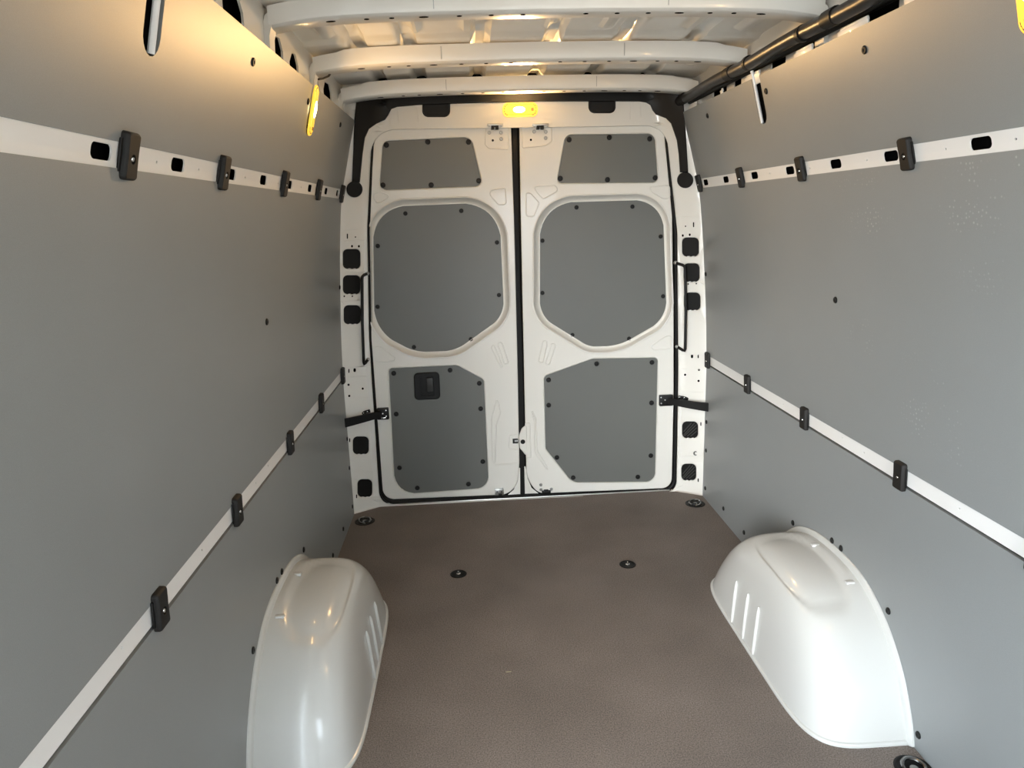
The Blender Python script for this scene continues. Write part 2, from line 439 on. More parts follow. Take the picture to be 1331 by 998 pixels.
ceiling = tag(link('ceiling', bm, M['white']), 'white sheet metal roof skin with pressed beads', 'ceiling', kind='structure')

bow_words = ['white roof cross bow farthest from the rear doors', 'white roof cross bow joined to the lit side lamp, between two other bows', 'white roof cross bow right above the rear door header']
def bow_z(x):
    a = abs(x)
    return 2.006 - 0.006 * (a / 0.6) ** 2 - 0.020 * (a / 0.78) ** 8
bm = bmesh.new(); lathe(bm, [(0.009, 0.0006), (0.009, -0.0006), (0.001, -0.0012)], 14)
bh0 = link('slot_hole', bm, M['void'])
for i, yb in enumerate(BOWS):
    dz = (0.014, 0.0, -0.010)[i]
    bx = [-0.785 + 1.57 * k / 56 for k in range(57)]
    bm = bmesh.new()
    sec = [(0.0, 0.062), (0.0, 0.016), (0.003, 0.007), (0.010, 0.002), (0.020, 0.0), (0.075, 0.0), (0.088, 0.004), (0.094, 0.014), (0.094, 0.056)]
    rings = []
    for x in bx:
        # wrap the end of the bow down behind the lining
        rings.append([Vector((x, yb + dy, bow_z(x) + dz + dh * (1.0 if abs(x) < 0.7 else 0.9))) for dy, dh in sec])
    strip(bm, rings, False)
    bow = tag(link('roof_bow', bm, M['white']), bow_words[i], 'roof beam', 'roof cross bows')
    for s in (-1, 1):
        bm = bmesh.new()
        sec2 = [(0.0, 0.045), (0.0, 0.0), (0.055, 0.0), (0.055, 0.045)]
        zt = bow_z(0.73) + dz
        rr = []
        for x, z in ((0.755, zt + 0.012), (0.778, zt - 0.004), (0.786, zt - 0.03), (0.789, zt - 0.09), (0.792, zt - 0.16)):
            rr.append([Vector((s * (x + d[1] * 0.35), yb + d[0] + 0.002, z + d[1] * 0.6)) for d in sec2])
        strip(bm, rr, False)
        link('bow_foot', bm, M['white'], bow)
    for x in (-0.33, 0.33):
        bm = bmesh.new()
        strip(bm, [[Vector((x + dx, yb - 0.0012, bow_z(x) + dz + h)) for h in (0.012, 0.055)] for dx in (-0.0012, 0.0012)], False)
        link('joint_line', bm, M['steel'], bow)
    for k, x in enumerate((-0.62, -0.52, -0.45, -0.36, -0.26, -0.17, -0.08, 0.10, 0.19, 0.28, 0.37, 0.46, 0.53, 0.61)):
        e = 1.5 if k in (0, 3, 10, 13) else 0.8
        inst(bh0, bow, Matrix.Translation((x, yb + 0.03, bow_z(x) + dz - 0.0006)) @ Matrix.Rotation(0.06 * x, 4, 'Y') @ Matrix.Diagonal((e, 0.7, 1, 1)))
hide_source(bh0)

# ================================================================== REAR BODY FRAME
OPEN = rloop([(482.5, 168, 30), (866, 162.5, 26), (881, 300, 90), (882.5, 480, 90), (880, 640, 14), (493, 657, 16), (479, 440, 90), (476.5, 300, 90)], 8)
def rear_uv(p):                      # place -> pixel, to trace the outer edge of the frame
    d = p - CAM; w = d.dot(FWD)
    return Vector((PX + F_PX * d.dot(RIGHT) / w, PY + F_PX * d.dot(DOWN) / w))
VENTS_L = [(445, 469, 323, 350), (445, 469, 357, 383), (446, 469.5, 396, 422), (458, 480, 566.5, 591), (464, 484.5, 622, 646.6)]
VENTS_R = [(886, 909, 308, 334), (888, 910, 341.5, 367), (888.5, 911, 379.5, 404), (886, 908, 547, 570), (885, 905.6, 602, 625)]
POCKETS = [(549, 585, 128, 152), (765, 800, 124, 147)]
zz = [-0.012, 0.2, 0.5, 0.7, 0.9, 1.1, 1.3, 1.48, 1.58, 1.75, 1.86, 1.906, 2.07]
ex = lambda z: max(prof_x(z) + 0.012, 0.81 if z > 1.85 else 0)
EDGE = [rear_uv(Vector((-ex(z), 3.437, z))) for z in zz] + [rear_uv(Vector((ex(z), 3.437, z))) for z in reversed(zz)] + [rear_uv(Vector((0.76, 3.52, -0.012))), rear_uv(Vector((-0.76, 3.52, -0.012)))]
bm = bmesh.new()
vent_loops = [rloop([(a, c, 6), (b, c, 6), (b, d, 6), (a, d, 6)], 4) for a, b, c, d in VENTS_L + VENTS_R]
pocket_loops = [rloop([(a, c, 1), (b, c, 1), (b, d, 7), (a, d, 7)], 5) for a, b, c, d in POCKETS]
fill(bm, [EDGE, OPEN] + vent_loops + pocket_loops, lambda u, v: on_rear(u, v), 14)
for L in vent_loops + pocket_loops:
    strip(bm, [[on_rear(p.x, p.y, h) for p in offset(L, o)] for h, o in ((0.0, 0.0), (-0.004, -0.6), (-0.012, -0.8))])
strip(bm, [[on_rear(p.x, p.y, h) for p in offset(OPEN, o)] for h, o in ((0.0, 0.0), (0.002, -0.4), (-0.002, -0.8), (-0.012, -0.9), (-0.05, -0.9))])
wall_rear = tag(link('wall_rear', bm, M['white'], None, 40), 'white pressed steel frame around the rear doors', 'wall', kind='structure')
def vent(a, b, c, d, hatched):
    bm = bmesh.new()
    L = rloop([(a, c, 6), (b, c, 6), (b, d, 6), (a, d, 6)], 4)
    fill(bm, [offset(L, 0.4)], lambda u, v: on_rear(u, v, -0.009))
    o = link('vent', bm, M['black'], wall_rear)
    o['label'] = 'black ribbed pillar vent' if hatched else 'black pillar vent plug'
    if hatched:
        bm = bmesh.new(); w, h = b - a, d - c
        for k in range(5):
            t = 0.22 + 0.19 * k
            p0 = (a + w * max(0.12, t - 0.45), c + h * min(0.86, t + 0.38)); p1 = (a + w * min(0.88, t + 0.35), c + h * max(0.12, t - 0.4))
            tube(bm, [on_rear(*p0, -0.006), on_rear((p0[0] + p1[0]) / 2, (p0[1] + p1[1]) / 2, -0.005), on_rear(*p1, -0.006)], 0.0022, 6)
        link('vent_ribs', bm, M['rib'], o)
    bm = bmesh.new()
    for k in (0.38, 0.66):
        p = on_rear(a + (b - a) * k, d - 0.6, -0.003)
        box(bm, p - Vector((0.006, 0.002, 0.0025)), p + Vector((0.006, 0.002, 0.0025)), 0.001)
    link('vent_tab', bm, M['rail'], o)
for v in VENTS_L: vent(*v, False)
for i, v in enumerate(VENTS_R): vent(*v, i > 2)
for a, b, c, d in POCKETS:
    bm = bmesh.new(); L = rloop([(a, c, 1), (b, c, 1), (b, d, 7), (a, d, 7)], 5)
    fill(bm, [offset(L, 0.5)], lambda u, v: on_rear(u, v, -0.010))
    strip(bm, [[on_rear(p.x, p.y, h) for p in offset(L, o)] for h, o in ((-0.009, -0.3), (0.002, 0.2), (0.002, -1.2), (-0.009, -1.6))])
    link('header_pocket', bm, M['black'], wall_rear)['label'] = 'black rounded pocket in the door header'
# pressed marks, slots and small holes of the pillars
DOTS = [(451.5, 307, .003, .012), (462, 308, .0035, .0035), (457.5, 320, .005, .006), (466.5, 320, .005, .006), (447.5, 385, .004, .004), (458, 385, .004, .004), (453.5, 482, .003, .010), (461, 481, .007, .010), (453, 500, .006, .006), (471.5, 505, .006, .006), (454, 514.5, .006, .006), (454.5, 572, .003, .010), (463.5, 645, .003, .010),
        (901.5, 292, .003, .012), (891, 294, .0035, .0035), (887.5, 306, .005, .006), (896.5, 305, .005, .006), (894.5, 369, .004, .004), (905, 368.5, .004, .004), (899.5, 463, .006, .010), (907.5, 463, .003, .010), (890.5, 487, .006, .006), (908.5, 480.5, .006, .006), (908, 495, .006, .006), (911, 551, .003, .010), (907.5, 624, .003, .010)]
for (u, v, rw, rh) in DOTS:
    bm = bmesh.new(); L = rrect(0, 0, rw * 2, rh * 2, min(rw, rh) * 0.9, 3); p = on_rear(u, v, 0.001)
    ux = (on_rear(u + 1, v, 0.001) - p).normalized(); uz = (on_rear(u, v - 1, 0.001) - p).normalized()
    fill(bm, [L], lambda a, b: p + ux * a + uz * b)
    link('hole', bm, M['void'], wall_rear)
bm = bmesh.new(); lathe(bm, [(0.0125, 0.001), (0.011, 0.004), (0.008, 0.004), (0.006, -0.002), (0.001, -0.002)], 18)
gm = link('grommet', bm, mat('grey_rubber', (0.10, 0.10, 0.095), 0.5), wall_rear); gm.matrix_local = Matrix.Translation(on_rear(904, 589)) @ Matrix.Rotation(math.pi / 2, 4, 'X')
def bead(pts, parent, y=None, r=0.0022, name='embossed_line', m=None, closed=True):
    bm = bmesh.new()
    P = [on_y(p.x, p.y, y) if y else on_rear(p.x, p.y) for p in pts]
    tube(bm, P, r, 6, closed)
    return link(name, bm, m or M['white'], parent)
for u0, u1, v in ((447, 474, 298.5), (447, 476, 313), (447, 476, 354), (447, 476, 391), (452, 480, 477), (452, 480, 490), (461, 491, 613.5), (879, 906, 281.5), (884, 908, 460), (884, 918, 479), (882, 912, 592), (449, 478, 518), (882, 914, 509)):
    dv = -1.4 if u0 < 600 else 1.0
    bead(V2([(u0, v), ((u0 + u1) / 2, v + dv / 2), (u1, v + dv)]), wall_rear, r=0.0016, closed=False)
for u0, v0, u1, v1 in ((541, 138, 544, 158), (516, 139, 518, 160), (796.5 + 23, 131, 819, 155), (832, 131, 833, 152)):
    bead(V2([(u0, v0), (u1, v1)]), wall_rear, r=0.0013, closed=False)
# dark outside skin closing the rear of the shell
bm = bmesh.new(); box(bm, (-0.98, 3.66, -0.1), (0.98, 3.67, 2.16))
link('outer_shell', bm, M['void'], wall_rear)

# black cable cover along the header and down both pillars
TRIM = V2([(464, 131), (510, 123), (600, 118), (700, 115), (840, 113), (886, 113), (888.5, 146), (891, 180), (893.5, 223), (884.5, 223), (883, 200), (880.5, 182), (873, 160), (866, 153), (853, 148), (849, 143), (846, 136), (840, 132.5), (831, 131), (700, 131), (600, 133.5), (545, 135.5), (516, 138), (508, 141), (504, 149), (500, 155), (489, 160), (479, 167), (473.5, 179), (470.5, 200), (467, 236), (458.5, 236), (460, 200), (461.5, 155)])
bm = bmesh.new()
fill(bm, [TRIM], lambda u, v: on_rear(u, v, 0.014), 14)
strip(bm, [[on_rear(p.x, p.y, h) for p in offset(TRIM, o)] for h, o in ((0.014, 0.0), (0.010, 0.8), (-0.002, 1.0))])
trim = tag(link('cable_cover', bm, M['black'], None, 40), 'black plastic cable cover along door header and down both pillars', 'cable cover')
for (u, v) in ((460.8, 246), (890.6, 234)):
    bm = bmesh.new()
    C = [Vector((u + 9.8 * math.cos(a), v + 9.8 * math.sin(a))) for a in [k * math.pi / 14 for k in range(28)]]
    fill(bm, [C], lambda a, b: on_rear(a, b, 0.018))
    strip(bm, [[on_rear(p.x, p.y, h) for p in offset(C, o)] for h, o in ((0.018, 0.0), (0.014, 0.7), (-0.002, 0.8))])
    link('end_disc', bm, M['black'], trim, 40)
# seal round the door opening
SEAL = rloop([(484, 164, 26), (865, 158.5, 22), (878.5, 300, 90), (880, 480, 90), (877, 637, 15), (497, 653.5, 17), (481, 440, 90), (478.8, 300, 90)], 8)
bm = bmesh.new(); tube(bm, [on_y(p.x, p.y, 3.541) for p in SEAL], 0.0115, 8, True)
seal = tag(link('door_seal', bm, M['rubber']), 'black rubber seal around the rear door opening', 'seal')

# ================================================================== REAR DOORS
Y_D = 3.534
bm = bmesh.new(); lathe(bm, [(0.0125, 0.0), (0.0125, 0.003), (0.010, 0.0062), (0.005, 0.0066), (0.004, 0.0045), (0.001, 0.0045)], 16)
screw0 = link('screw', bm, M['black'])
FACE = Matrix.Rotation(math.pi / 2, 4, 'X')           # local z towards the camera side (-Y)
RIM_S = [(0.0, 0.0), (-0.5, -0.0025), (-1.2, -0.002), (-1.9, 0.006), (-2.0, 0.014)]
def door(name, label, outline, panels, pressings):
    """panels: (pixel loop, kind, screws, label)"""
    bm = bmesh.new(); holes = []
    for L, kind, sc, lab in panels:
        if kind == 'deep':
            H = offset(L, 9.5); holes.append(H)
            strip(bm, [[on_y(p.x, p.y, Y_D + dep) for p in offset(L, o)] for o, dep in ((9.5, 0.0), (8.6, -0.003), (7.6, -0.002), (6.2, 0.008), (3.6, 0.026), (1.2, 0.033), (0.6, 0.034), (0.2, 0.029), (-0.3, 0.029), (-0.5, 0.045))])
        else:
            H = offset(L, 2.0); holes.append(H)
            strip(bm, [[on_y(p.x, p.y, Y_D + dep) for p in offset(L, 2.0 + o)] for o, dep in RIM_S])
    fill(bm, [outline] + holes, lambda u, v: on_y(u, v, Y_D))
    strip(bm, [[on_y(p.x, p.y, Y_D + dep) for p in offset(outline, o)] for o, dep in ((0.0, 0.0), (0.3, 0.001), (0.6, 0.004), (0.7, 0.010), (0.7, 0.07))])
    d = tag(link(name, bm, M['white'], None, 30), label, 'door', kind='structure')
    for L, kind, sc, lab in panels:
        dep = 0.036 if kind == 'deep' else 0.006
        bm = bmesh.new()
        LL = offset(L, 0.6)
        prism(bm, [LL], lambda u, v: on_y(u, v, Y_D + dep), lambda u, v: on_y(u, v, Y_D + dep + 0.006))
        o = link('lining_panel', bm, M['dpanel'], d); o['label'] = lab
        for (u, v) in sc:
            e = 0.85 if kind == 'deep' else 1.0
            inst(screw0, o, Matrix.Translation(on_y(u, v, Y_D + dep)) @ FACE @ Matrix.Diagonal((e, e, 1, 1)))
    for pts in pressings:
        bead(pts, d, Y_D - 0.0008, 0.0031)
    return d
OUT_L = rloop([(487, 166, 24), (663.5, 161, 6), (668, 300, 50), (672, 470, 50), (674.5, 600, 40), (672, 641.5, 26), (499, 648.5, 14), (484, 540, 80), (481.5, 430, 80), (481.5, 300, 80)], 8)
PU_L = rloop([(498, 183.5, 8), (612, 178.5, 10), (627, 241.5, 7), (493.5, 247, 8)], 6)
PM_L = rloop([(484.5, 269, 40), (649, 262.5, 44), (655.5, 411, 30), (592, 456, 42), (540, 458, 50), (486.5, 430, 44)], 10)
PL_L = rloop([(505.5, 479, 4), (594, 475, 12), (628.5, 493.5, 5), (635, 633.5, 14), (514, 642.5, 24)], 6)
SU_L = [(502.2, 188.5), (556, 184.4), (609, 184.6), (497.7, 240.6), (560.5, 240.4), (622.3, 234.9)]
SM_L = [(527, 277.4), (599.6, 274), (491, 319.6), (646, 315), (490.7, 398.6), (648.5, 383.3), (538, 451), (612, 440.7)]
SL_L = [(511.8, 485), (585, 481), (623, 498), (515, 538), (624.8, 531), (519.3, 607.8), (627.5, 599.7), (542.4, 634), (608.8, 629)]
PR_L = [rloop([(637.5, 450.5, 3), (642.5, 448, 3), (653, 477, 2), (651.5, 478, 2)], 4), rloop([(646.5, 446, 3), (652, 444, 3), (661.5, 472, 2), (656, 473.5, 2)], 4),
        rloop([(485, 451, 4), (494, 450.5, 4), (514, 465, 4), (512, 469, 3), (487, 470.5, 4)], 4), rloop([(485, 251, 5), (494, 249, 3), (506, 254, 5), (503, 259, 4), (488, 266, 6)], 4),
        rloop([(631, 247, 6), (657, 244.5, 2), (658, 266, 3), (648, 266, 3)], 4), rloop([(631, 163, 5), (661, 162, 1), (661, 194, 2), (636, 193, 7), (631, 188, 5)], 4),
        rloop([(662, 566, 3), (673, 565, 1), (674, 584, 1), (662, 583, 3)], 4), rloop([(646, 514, 4), (651, 536, 4), (645, 552, 8), (643.5, 604, 3), (640, 598, 5), (639, 545, 12)], 5),
        V2([(644, 604), (672, 602), (672, 603), (644, 605)])]
d1 = door('door_1', 'white rear door with a black recessed handle in its lower panel', OUT_L,
          [(PU_L, 'flat', SU_L, 'grey top panel of the rear door'), (PM_L, 'deep', SM_L, 'grey panel filling the window recess'), (PL_L, 'flat', SL_L, 'grey bottom panel of the rear door')], PR_L)
OUT_R = rloop([(675.5, 160.5, 6), (861, 155, 22), (873, 280, 60), (875, 400, 90), (875, 520, 90), (872.5, 633.5, 12), (700, 640.5, 14), (685, 622, 30), (682.5, 520, 60), (679.5, 380, 60), (677, 260, 60)], 8)
PU_R = rloop([(735.5, 175.5, 8), (850.5, 174, 9), (855, 236.8, 6), (724, 237.8, 5)], 6)
PM_R = rloop([(701.5, 263.5, 42), (861.5, 259, 34), (867, 414, 34), (804, 450, 60), (765, 450.5, 24), (701.5, 411, 30)], 10)
PL_R = rloop([(707.5, 489, 5), (770, 466.5, 12), (854.5, 465.2, 4), (851, 625.5, 11), (744, 626.5, 14), (709.5, 583, 6)], 6)
SU_R = [(739.7, 181.5), (792, 178.6), (844.4, 180.4), (728.2, 232), (789.5, 233.6), (851.5, 231)]
SM_R = [(749.3, 269.5), (822, 268.5), (705, 312.8), (858.7, 307.3), (705, 380.6), (861.8, 385), (744, 435.3), (817.6, 440)]
SL_R = [(713, 493.7), (775.5, 472.6), (847.4, 470.8), (713.2, 526.5), (846.8, 523.5), (723.8, 594.4), (846, 592), (745, 620.6), (829, 619.7)]
PR_R = [rloop([(706, 442, 3), (712, 444, 3), (706, 472, 2), (700, 470, 2)], 4), rloop([(717, 446, 3), (723, 448, 3), (714, 474, 2), (709, 473, 2)], 4),
        rloop([(866, 437, 4), (872, 436, 3), (872, 453, 3), (849, 455, 5), (846, 450, 5)], 4), rloop([(692, 242, 3), (723, 241, 4), (725, 248, 3), (706, 259, 3)], 4),
        rloop([(684, 250, 4), (690, 251, 4), (701, 263, 3), (694, 282, 4), (684, 281, 4)], 4), rloop([(678, 162, 1), (717, 161, 4), (717, 184, 6), (709, 189, 6), (679, 192, 2)], 4),
        rloop([(683, 550, 1), (688.5, 550, 1), (690, 595, 1), (684.5, 595, 1)], 3), rloop([(690, 530, 8), (697, 545, 8), (698, 585, 14), (713, 610, 8), (711, 611, 4), (695, 588, 14), (694.5, 547, 8)], 5),
        rloop([(843, 243, 5), (870, 241, 3), (871, 258, 4), (862, 258, 4), (848, 250, 5)], 4)]
d2 = door('door_2', 'white rear door without a handle, its lower panel cut off at two corners', OUT_R,
          [(PU_R, 'flat', SU_R, 'grey top panel of the rear door'), (PM_R, 'deep', SM_R, 'grey panel filling the window recess'), (PL_R, 'flat', SL_R, 'grey bottom panel with cut corners')], PR_R)
# rubber strip in the gap between the doors (fixed to the second door)
bm = bmesh.new()
G = [(669, 158), (670.5, 240), (673, 380), (676.5, 500), (678.5, 600), (679.5, 643)]
rings = [[on_y(u - 6.5, v, 3.565), on_y(u - 3, v, 3.552), on_y(u + 3, v, 3.552), on_y(u + 6.5, v, 3.565), on_y(u + 6.5, v, 3.60), on_y(u - 6.5, v, 3.60)] for u, v in G]
strip(bm, rings, True, True, True)
link('centre_seal', bm, M['rubber'], d2)['label'] = 'black rubber strip between the rear doors'
for d, T in ((d1, [(660, 643), (668, 636), (673, 620), (674.5, 608), (676, 608), (676.3, 642)]), (d2, [(682.3, 641.5), (681.5, 606), (683, 606), (686, 622), (691, 634), (700, 641)])):
    bm = bmesh.new(); prism(bm, [V2(T)], lambda u, v: on_y(u, v, 3.549), lambda u, v: on_y(u, v, 3.556))
    link('corner_flange', bm, M['white'], d)
# recessed black handle
def pbox(bm, u0, v0, u1, v1, y0, y1, bev):
    a, b = on_y(u0, v1, y0), on_y(u1, v0, y0)
    box(bm, (a.x, y0, a.z), (b.x, y1, b.z), bev)
HB = rloop([(537.5, 485, 5), (571, 483, 5), (572.5, 518.5, 5), (539, 520, 5)], 5)
HI = rloop([(545, 490, 2), (563.5, 489, 2), (564.5, 514, 2), (546, 515, 2)], 4)
bm = bmesh.new(); yh = Y_D - 0.006
fill(bm, [offset(HB, -1), HI], lambda u, v: on_y(u, v, yh))
strip(bm, [[on_y(p.x, p.y, y) for p in offset(HB, o)] for o, y in ((-1, yh), (-0.2, yh + 0.003), (0, yh + 0.013))])
strip(bm, [[on_y(p.x, p.y, y) for p in offset(HI, o)] for o, y in ((0, yh), (-0.3, yh + 0.011))])
fill(bm, [offset(HI, -0.3)], lambda u, v: on_y(u, v, yh + 0.011))
hd = link('handle', bm, M['black'], d1); hd['label'] = 'black recessed pull handle'
bm = bmesh.new(); pbox(bm, 555, 491, 562.5, 509, yh - 0.004, yh + 0.010, 0.003)
link('lever', bm, mat('grey_black_plastic', (0.030, 0.030, 0.028), 0.5), hd)
bm = bmesh.new()
for u0, u1 in ((547, 552.5), (556, 562)): pbox(bm, u0, 511.2, u1, 513.4, yh + 0.003, yh + 0.010, 0.001)
link('lock_tab', bm, M['clip'], hd)
# latches and small fittings on the doors
def fitting(name, m, parent, parts, label=None):
    bm = bmesh.new()
    for u0, v0, u1, v1, y0, y1, bev in parts: pbox(bm, u0, v0, u1, v1, y0, y1, bev)
    o = link(name, bm, m, parent)
    if label: o['label'] = label
    return o
bm = bmesh.new(); lathe(bm, [(0.009, 0.0), (0.0085, 0.002), (0.0065, 0.0035), (0.004, 0.0035), (0.003, 0.0015), (0.001, 0.0015)], 14)
bolt0 = link('bolt', bm, M['steel'])
for d, u0, pts in ((d1, 633.5, [(636, 172.3), (651.2, 172.2), (651.6, 180.5)]), (d2, 692.5, [(694.3, 171), (709.5, 171.3), (709.2, 179.4)])):
    o = fitting('top_latch', M['steel'], d, [(u0, 160, u0 + 20.5, 163.2, Y_D - 0.030, Y_D + 0.01, 0.001), (u0 + 1, 162.5, u0 + 4, 164.6, Y_D - 0.030, Y_D, 0.001), (u0 + 17, 162.5, u0 + 20, 164.6, Y_D - 0.030, Y_D, 0.001)], 'grey steel latch bracket')
    fitting('latch_jaw', M['black'], o, [(u0 + 5, 163, u0 + 9, 168, Y_D - 0.024, Y_D, 0.002), (u0 + 10.5, 163, u0 + 14.5, 168, Y_D - 0.024, Y_D, 0.002), (u0 + 6, 163, u0 + 14, 165.5, Y_D - 0.02, Y_D, 0.001)])
    for (u, v) in pts: inst(bolt0, d, Matrix.Translation(on_y(u, v, Y_D)) @ FACE)
    u, v = (640.5, 182.5) if d is d1 else (690, 181.8)
    bm = bmesh.new(); lathe(bm, [(0.0055, 0.0012), (0.001, 0.0012)], 12)
    o = link('hole', bm, M['void'], d); o.matrix_local = Matrix.Translation(on_y(u, v, Y_D)) @ FACE
for (u, v) in ((703, 630), (703.3, 636.3), (716.6, 635.6)): inst(bolt0, d2, Matrix.Translation(on_y(u, v, Y_D)) @ FACE)
fitting('bottom_latch', M['black'], d2, [(704.5, 638, 716, 641.5, Y_D - 0.014, Y_D + 0.01, 0.003), (707, 636.5, 713, 639, Y_D - 0.010, Y_D, 0.002)], 'black bottom latch')
o = fitting('bottom_latch', M['steel'], d1, [(643.5, 635, 654.5, 644, Y_D - 0.012, Y_D + 0.004, 0.002)], 'grey steel bottom latch plate')
fitting('latch_jaw', M['black'], o, [(648, 641.5, 652.5, 644.6, Y_D - 0.015, Y_D - 0.008, 0.001), (645.5, 638.5, 647, 640, Y_D - 0.0135, Y_D - 0.010, 0.0005), (651, 638.5, 652.5, 640, Y_D - 0.0135, Y_D - 0.010, 0.0005)])
o = fitting('lock_catch', M['black'], d1, [(666.5, 570.2, 673.5, 576.5, Y_D - 0.006, Y_D + 0.01, 0.001)], 'black lock catch')
fitting('catch_tongue', M['steel'], o, [(669, 572, 674.5, 574.5, Y_D - 0.010, Y_D - 0.002, 0.001)])
TAB = rloop([(684, 552, 2), (684, 592, 2), (680.5, 587, 4), (676, 582, 4), (675.2, 566, 6), (678.5, 557, 4)], 5)
bm = bmesh.new()
fill(bm, [TAB], lambda u, v: on_y(u, v, Y_D - 0.004))
strip(bm, [[on_y(p.x, p.y, y) for p in offset(TAB, o)] for o, y in ((0, Y_D - 0.004), (0.6, Y_D), (0.7, Y_D + 0.03))])
tb = link('striker_tab', bm, M['white'], d2)
bm = bmesh.new(); lathe(bm, [(0.012, 0.0), (0.012, 0.003), (0.009, 0.006), (0.001, 0.0065)], 16)
o = link('striker_bolt', bm, M['black'], tb); o.matrix_local = Matrix.Translation(on_y(679.6, 574, Y_D - 0.004)) @ FACE

# check straps and grab handles beside the doors
def check_strap(side, label):
    if side < 0:
        plate, arm = (490.5, 530.5, 504.5, 546), [(496, 538.5), (488, 540), (478, 542.5), (466, 545.5), (456, 548), (447.5, 549.8)]
        knob = [(471, 537.2), (476, 535.4), (481, 534)]
    else:
        plate, arm = (857.5, 513.5, 875, 528.2), [(868, 521), (878, 522.6), (888, 524.4), (900, 526.4), (911, 528), (921, 529.2)]
        knob = [(882, 516.3), (888, 517), (894, 518.5)]
    root = empty('door_check_strap', Matrix.Translation(on_y((plate[0] + plate[2]) / 2, plate[3], Y_D)))
    inv = root.matrix_world.inverted()
    def add(name, bm, m, par=root):
        bmesh.ops.transform(bm, matrix=inv, verts=bm.verts[:]); return link(name, bm, m, par)
    bm = bmesh.new(); pbox(bm, *plate, Y_D - 0.022, Y_D + 0.001, 0.004); pl = add('hinge_plate', bm, M['black'])
    bm = bmesh.new()
    cu, cv = (plate[0] + plate[2]) / 2, (plate[1] + plate[3]) / 2
    pts = ((497.5, 537.5), (501.5, 533.5), (502, 541)) if side < 0 else ((864.5, 519.8), (859.3, 516.5), (859.5, 524.3))
    for (u, v) in pts:
        p = on_y(u, v, Y_D - 0.022); b3 = bmesh.new()
        lathe(b3, [(0.0045, 0), (0.004, 0.002), (0.001, 0.0025)], 10)
        bmesh.ops.transform(b3, matrix=Matrix.Translation(p) @ FACE, verts=b3.verts[:])
        tmp = bpy.data.meshes.new('t'); b3.to_mesh(tmp); b3.free(); bm.from_mesh(tmp); bpy.data.meshes.remove(tmp)
    add('rivets', bm, M['chrome'], pl).name = 'rivet'
    if side < 0:
        bm = bmesh.new(); pbox(bm, 495.5, 542.3, 501.5, 544.6, Y_D - 0.024, Y_D - 0.021, 0.0005); add('bright_tab', bm, M['chrome'], pl)
    else:
        bm = bmesh.new(); pbox(bm, 873.5, 520.5, 875.5, 525.5, Y_D - 0.024, Y_D - 0.021, 0.0005); add('bright_tab', bm, M['chrome'], pl)
    bm = bmesh.new(); rings = []
    for k, (u, v) in enumerate(arm):
        f = k / (len(arm) - 1); y = Y_D - 0.020 - 0.125 * f
        hw = 0.017 + 0.006 * f
        c = on_y(u, v, y); ctr = [(-0.006, -hw), (0.006, -hw), (0.006, hw), (-0.006, hw)]
        rings.append([c + Vector((0, dy, dz)) for dy, dz in ctr])
    strip(bm, rings, True, True, True)
    bmesh.ops.bevel(bm, geom=[e for e in bm.edges], offset=0.0025, segments=2, affect='EDGES')
    add('arm', bm, M['black'])
    bm = bmesh.new(); tube(bm, [on_y(u, v, Y_D - 0.035) for u, v in knob], 0.009, 10); kb = add('pivot_block', bm, M['black'])
    bm = bmesh.new()
    for (u, v) in knob[:2]:
        p = on_y(u + 1.5, v, Y_D - 0.0455); box(bm, p - Vector((0.003, 0.002, 0.003)), p + Vector((0.003, 0.002, 0.003)), 0.001)
    add('pivot_pin', bm, M['chrome'], kb)
    return tag(root, label, 'door strap', 'door check straps')
check_strap(-1, 'black door check strap beside the door with the black handle')
check_strap(1, 'black door check strap beside the door without a handle')
def grab(path, label):
    root = empty('grab_rod', Matrix.Translation(on_rear(*path[-2][:2], 0.0)))
    inv = root.matrix_world.inverted()
    P = [on_rear(u, v, l) if l < 0.5 else on_y(u, v, 3.50) for u, v, l in path]
    # soften the bends
    Q = []
    for i, p in enumerate(P):
        if 0 < i < len(P) - 1:
            a = p + (P[i - 1] - p).normalized() * 0.014; b = p + (P[i + 1] - p).normalized() * 0.014
            Q += [a, (a + b + 2 * p) / 4, b]
        else: Q.append(p)
    bm = bmesh.new(); tube(bm, Q, 0.0072, 10); bmesh.ops.transform(bm, matrix=inv, verts=bm.verts[:]); link('rod', bm, M['black'], root)
    for p in (P[0], P[-1]):
        bm = bmesh.new(); bmesh.ops.create_icosphere(bm, subdivisions=2, radius=0.010, matrix=Matrix.Translation(p)); bmesh.ops.transform(bm, matrix=inv, verts=bm.verts[:]); link('end_mount', bm, M['steel'], root)
    return tag(root, label, 'rod', 'bent rods beside the rear doors')
grab([(477.5, 355.5, 0.002), (470.5, 358.5, 0.03), (471, 420, 0.03), (473, 474.5, 0.03), (478.5, 467, 0.002)], 'slim black bent rod on the pillar beside the door with the handle')
grab([(878, 341.5, 0.002), (890.5, 345.5, 0.03), (891.5, 400, 0.03), (890.5, 457, 0.03), (880, 450.5, 0.002)], 'slim black bent rod on the pillar beside the door without handle')

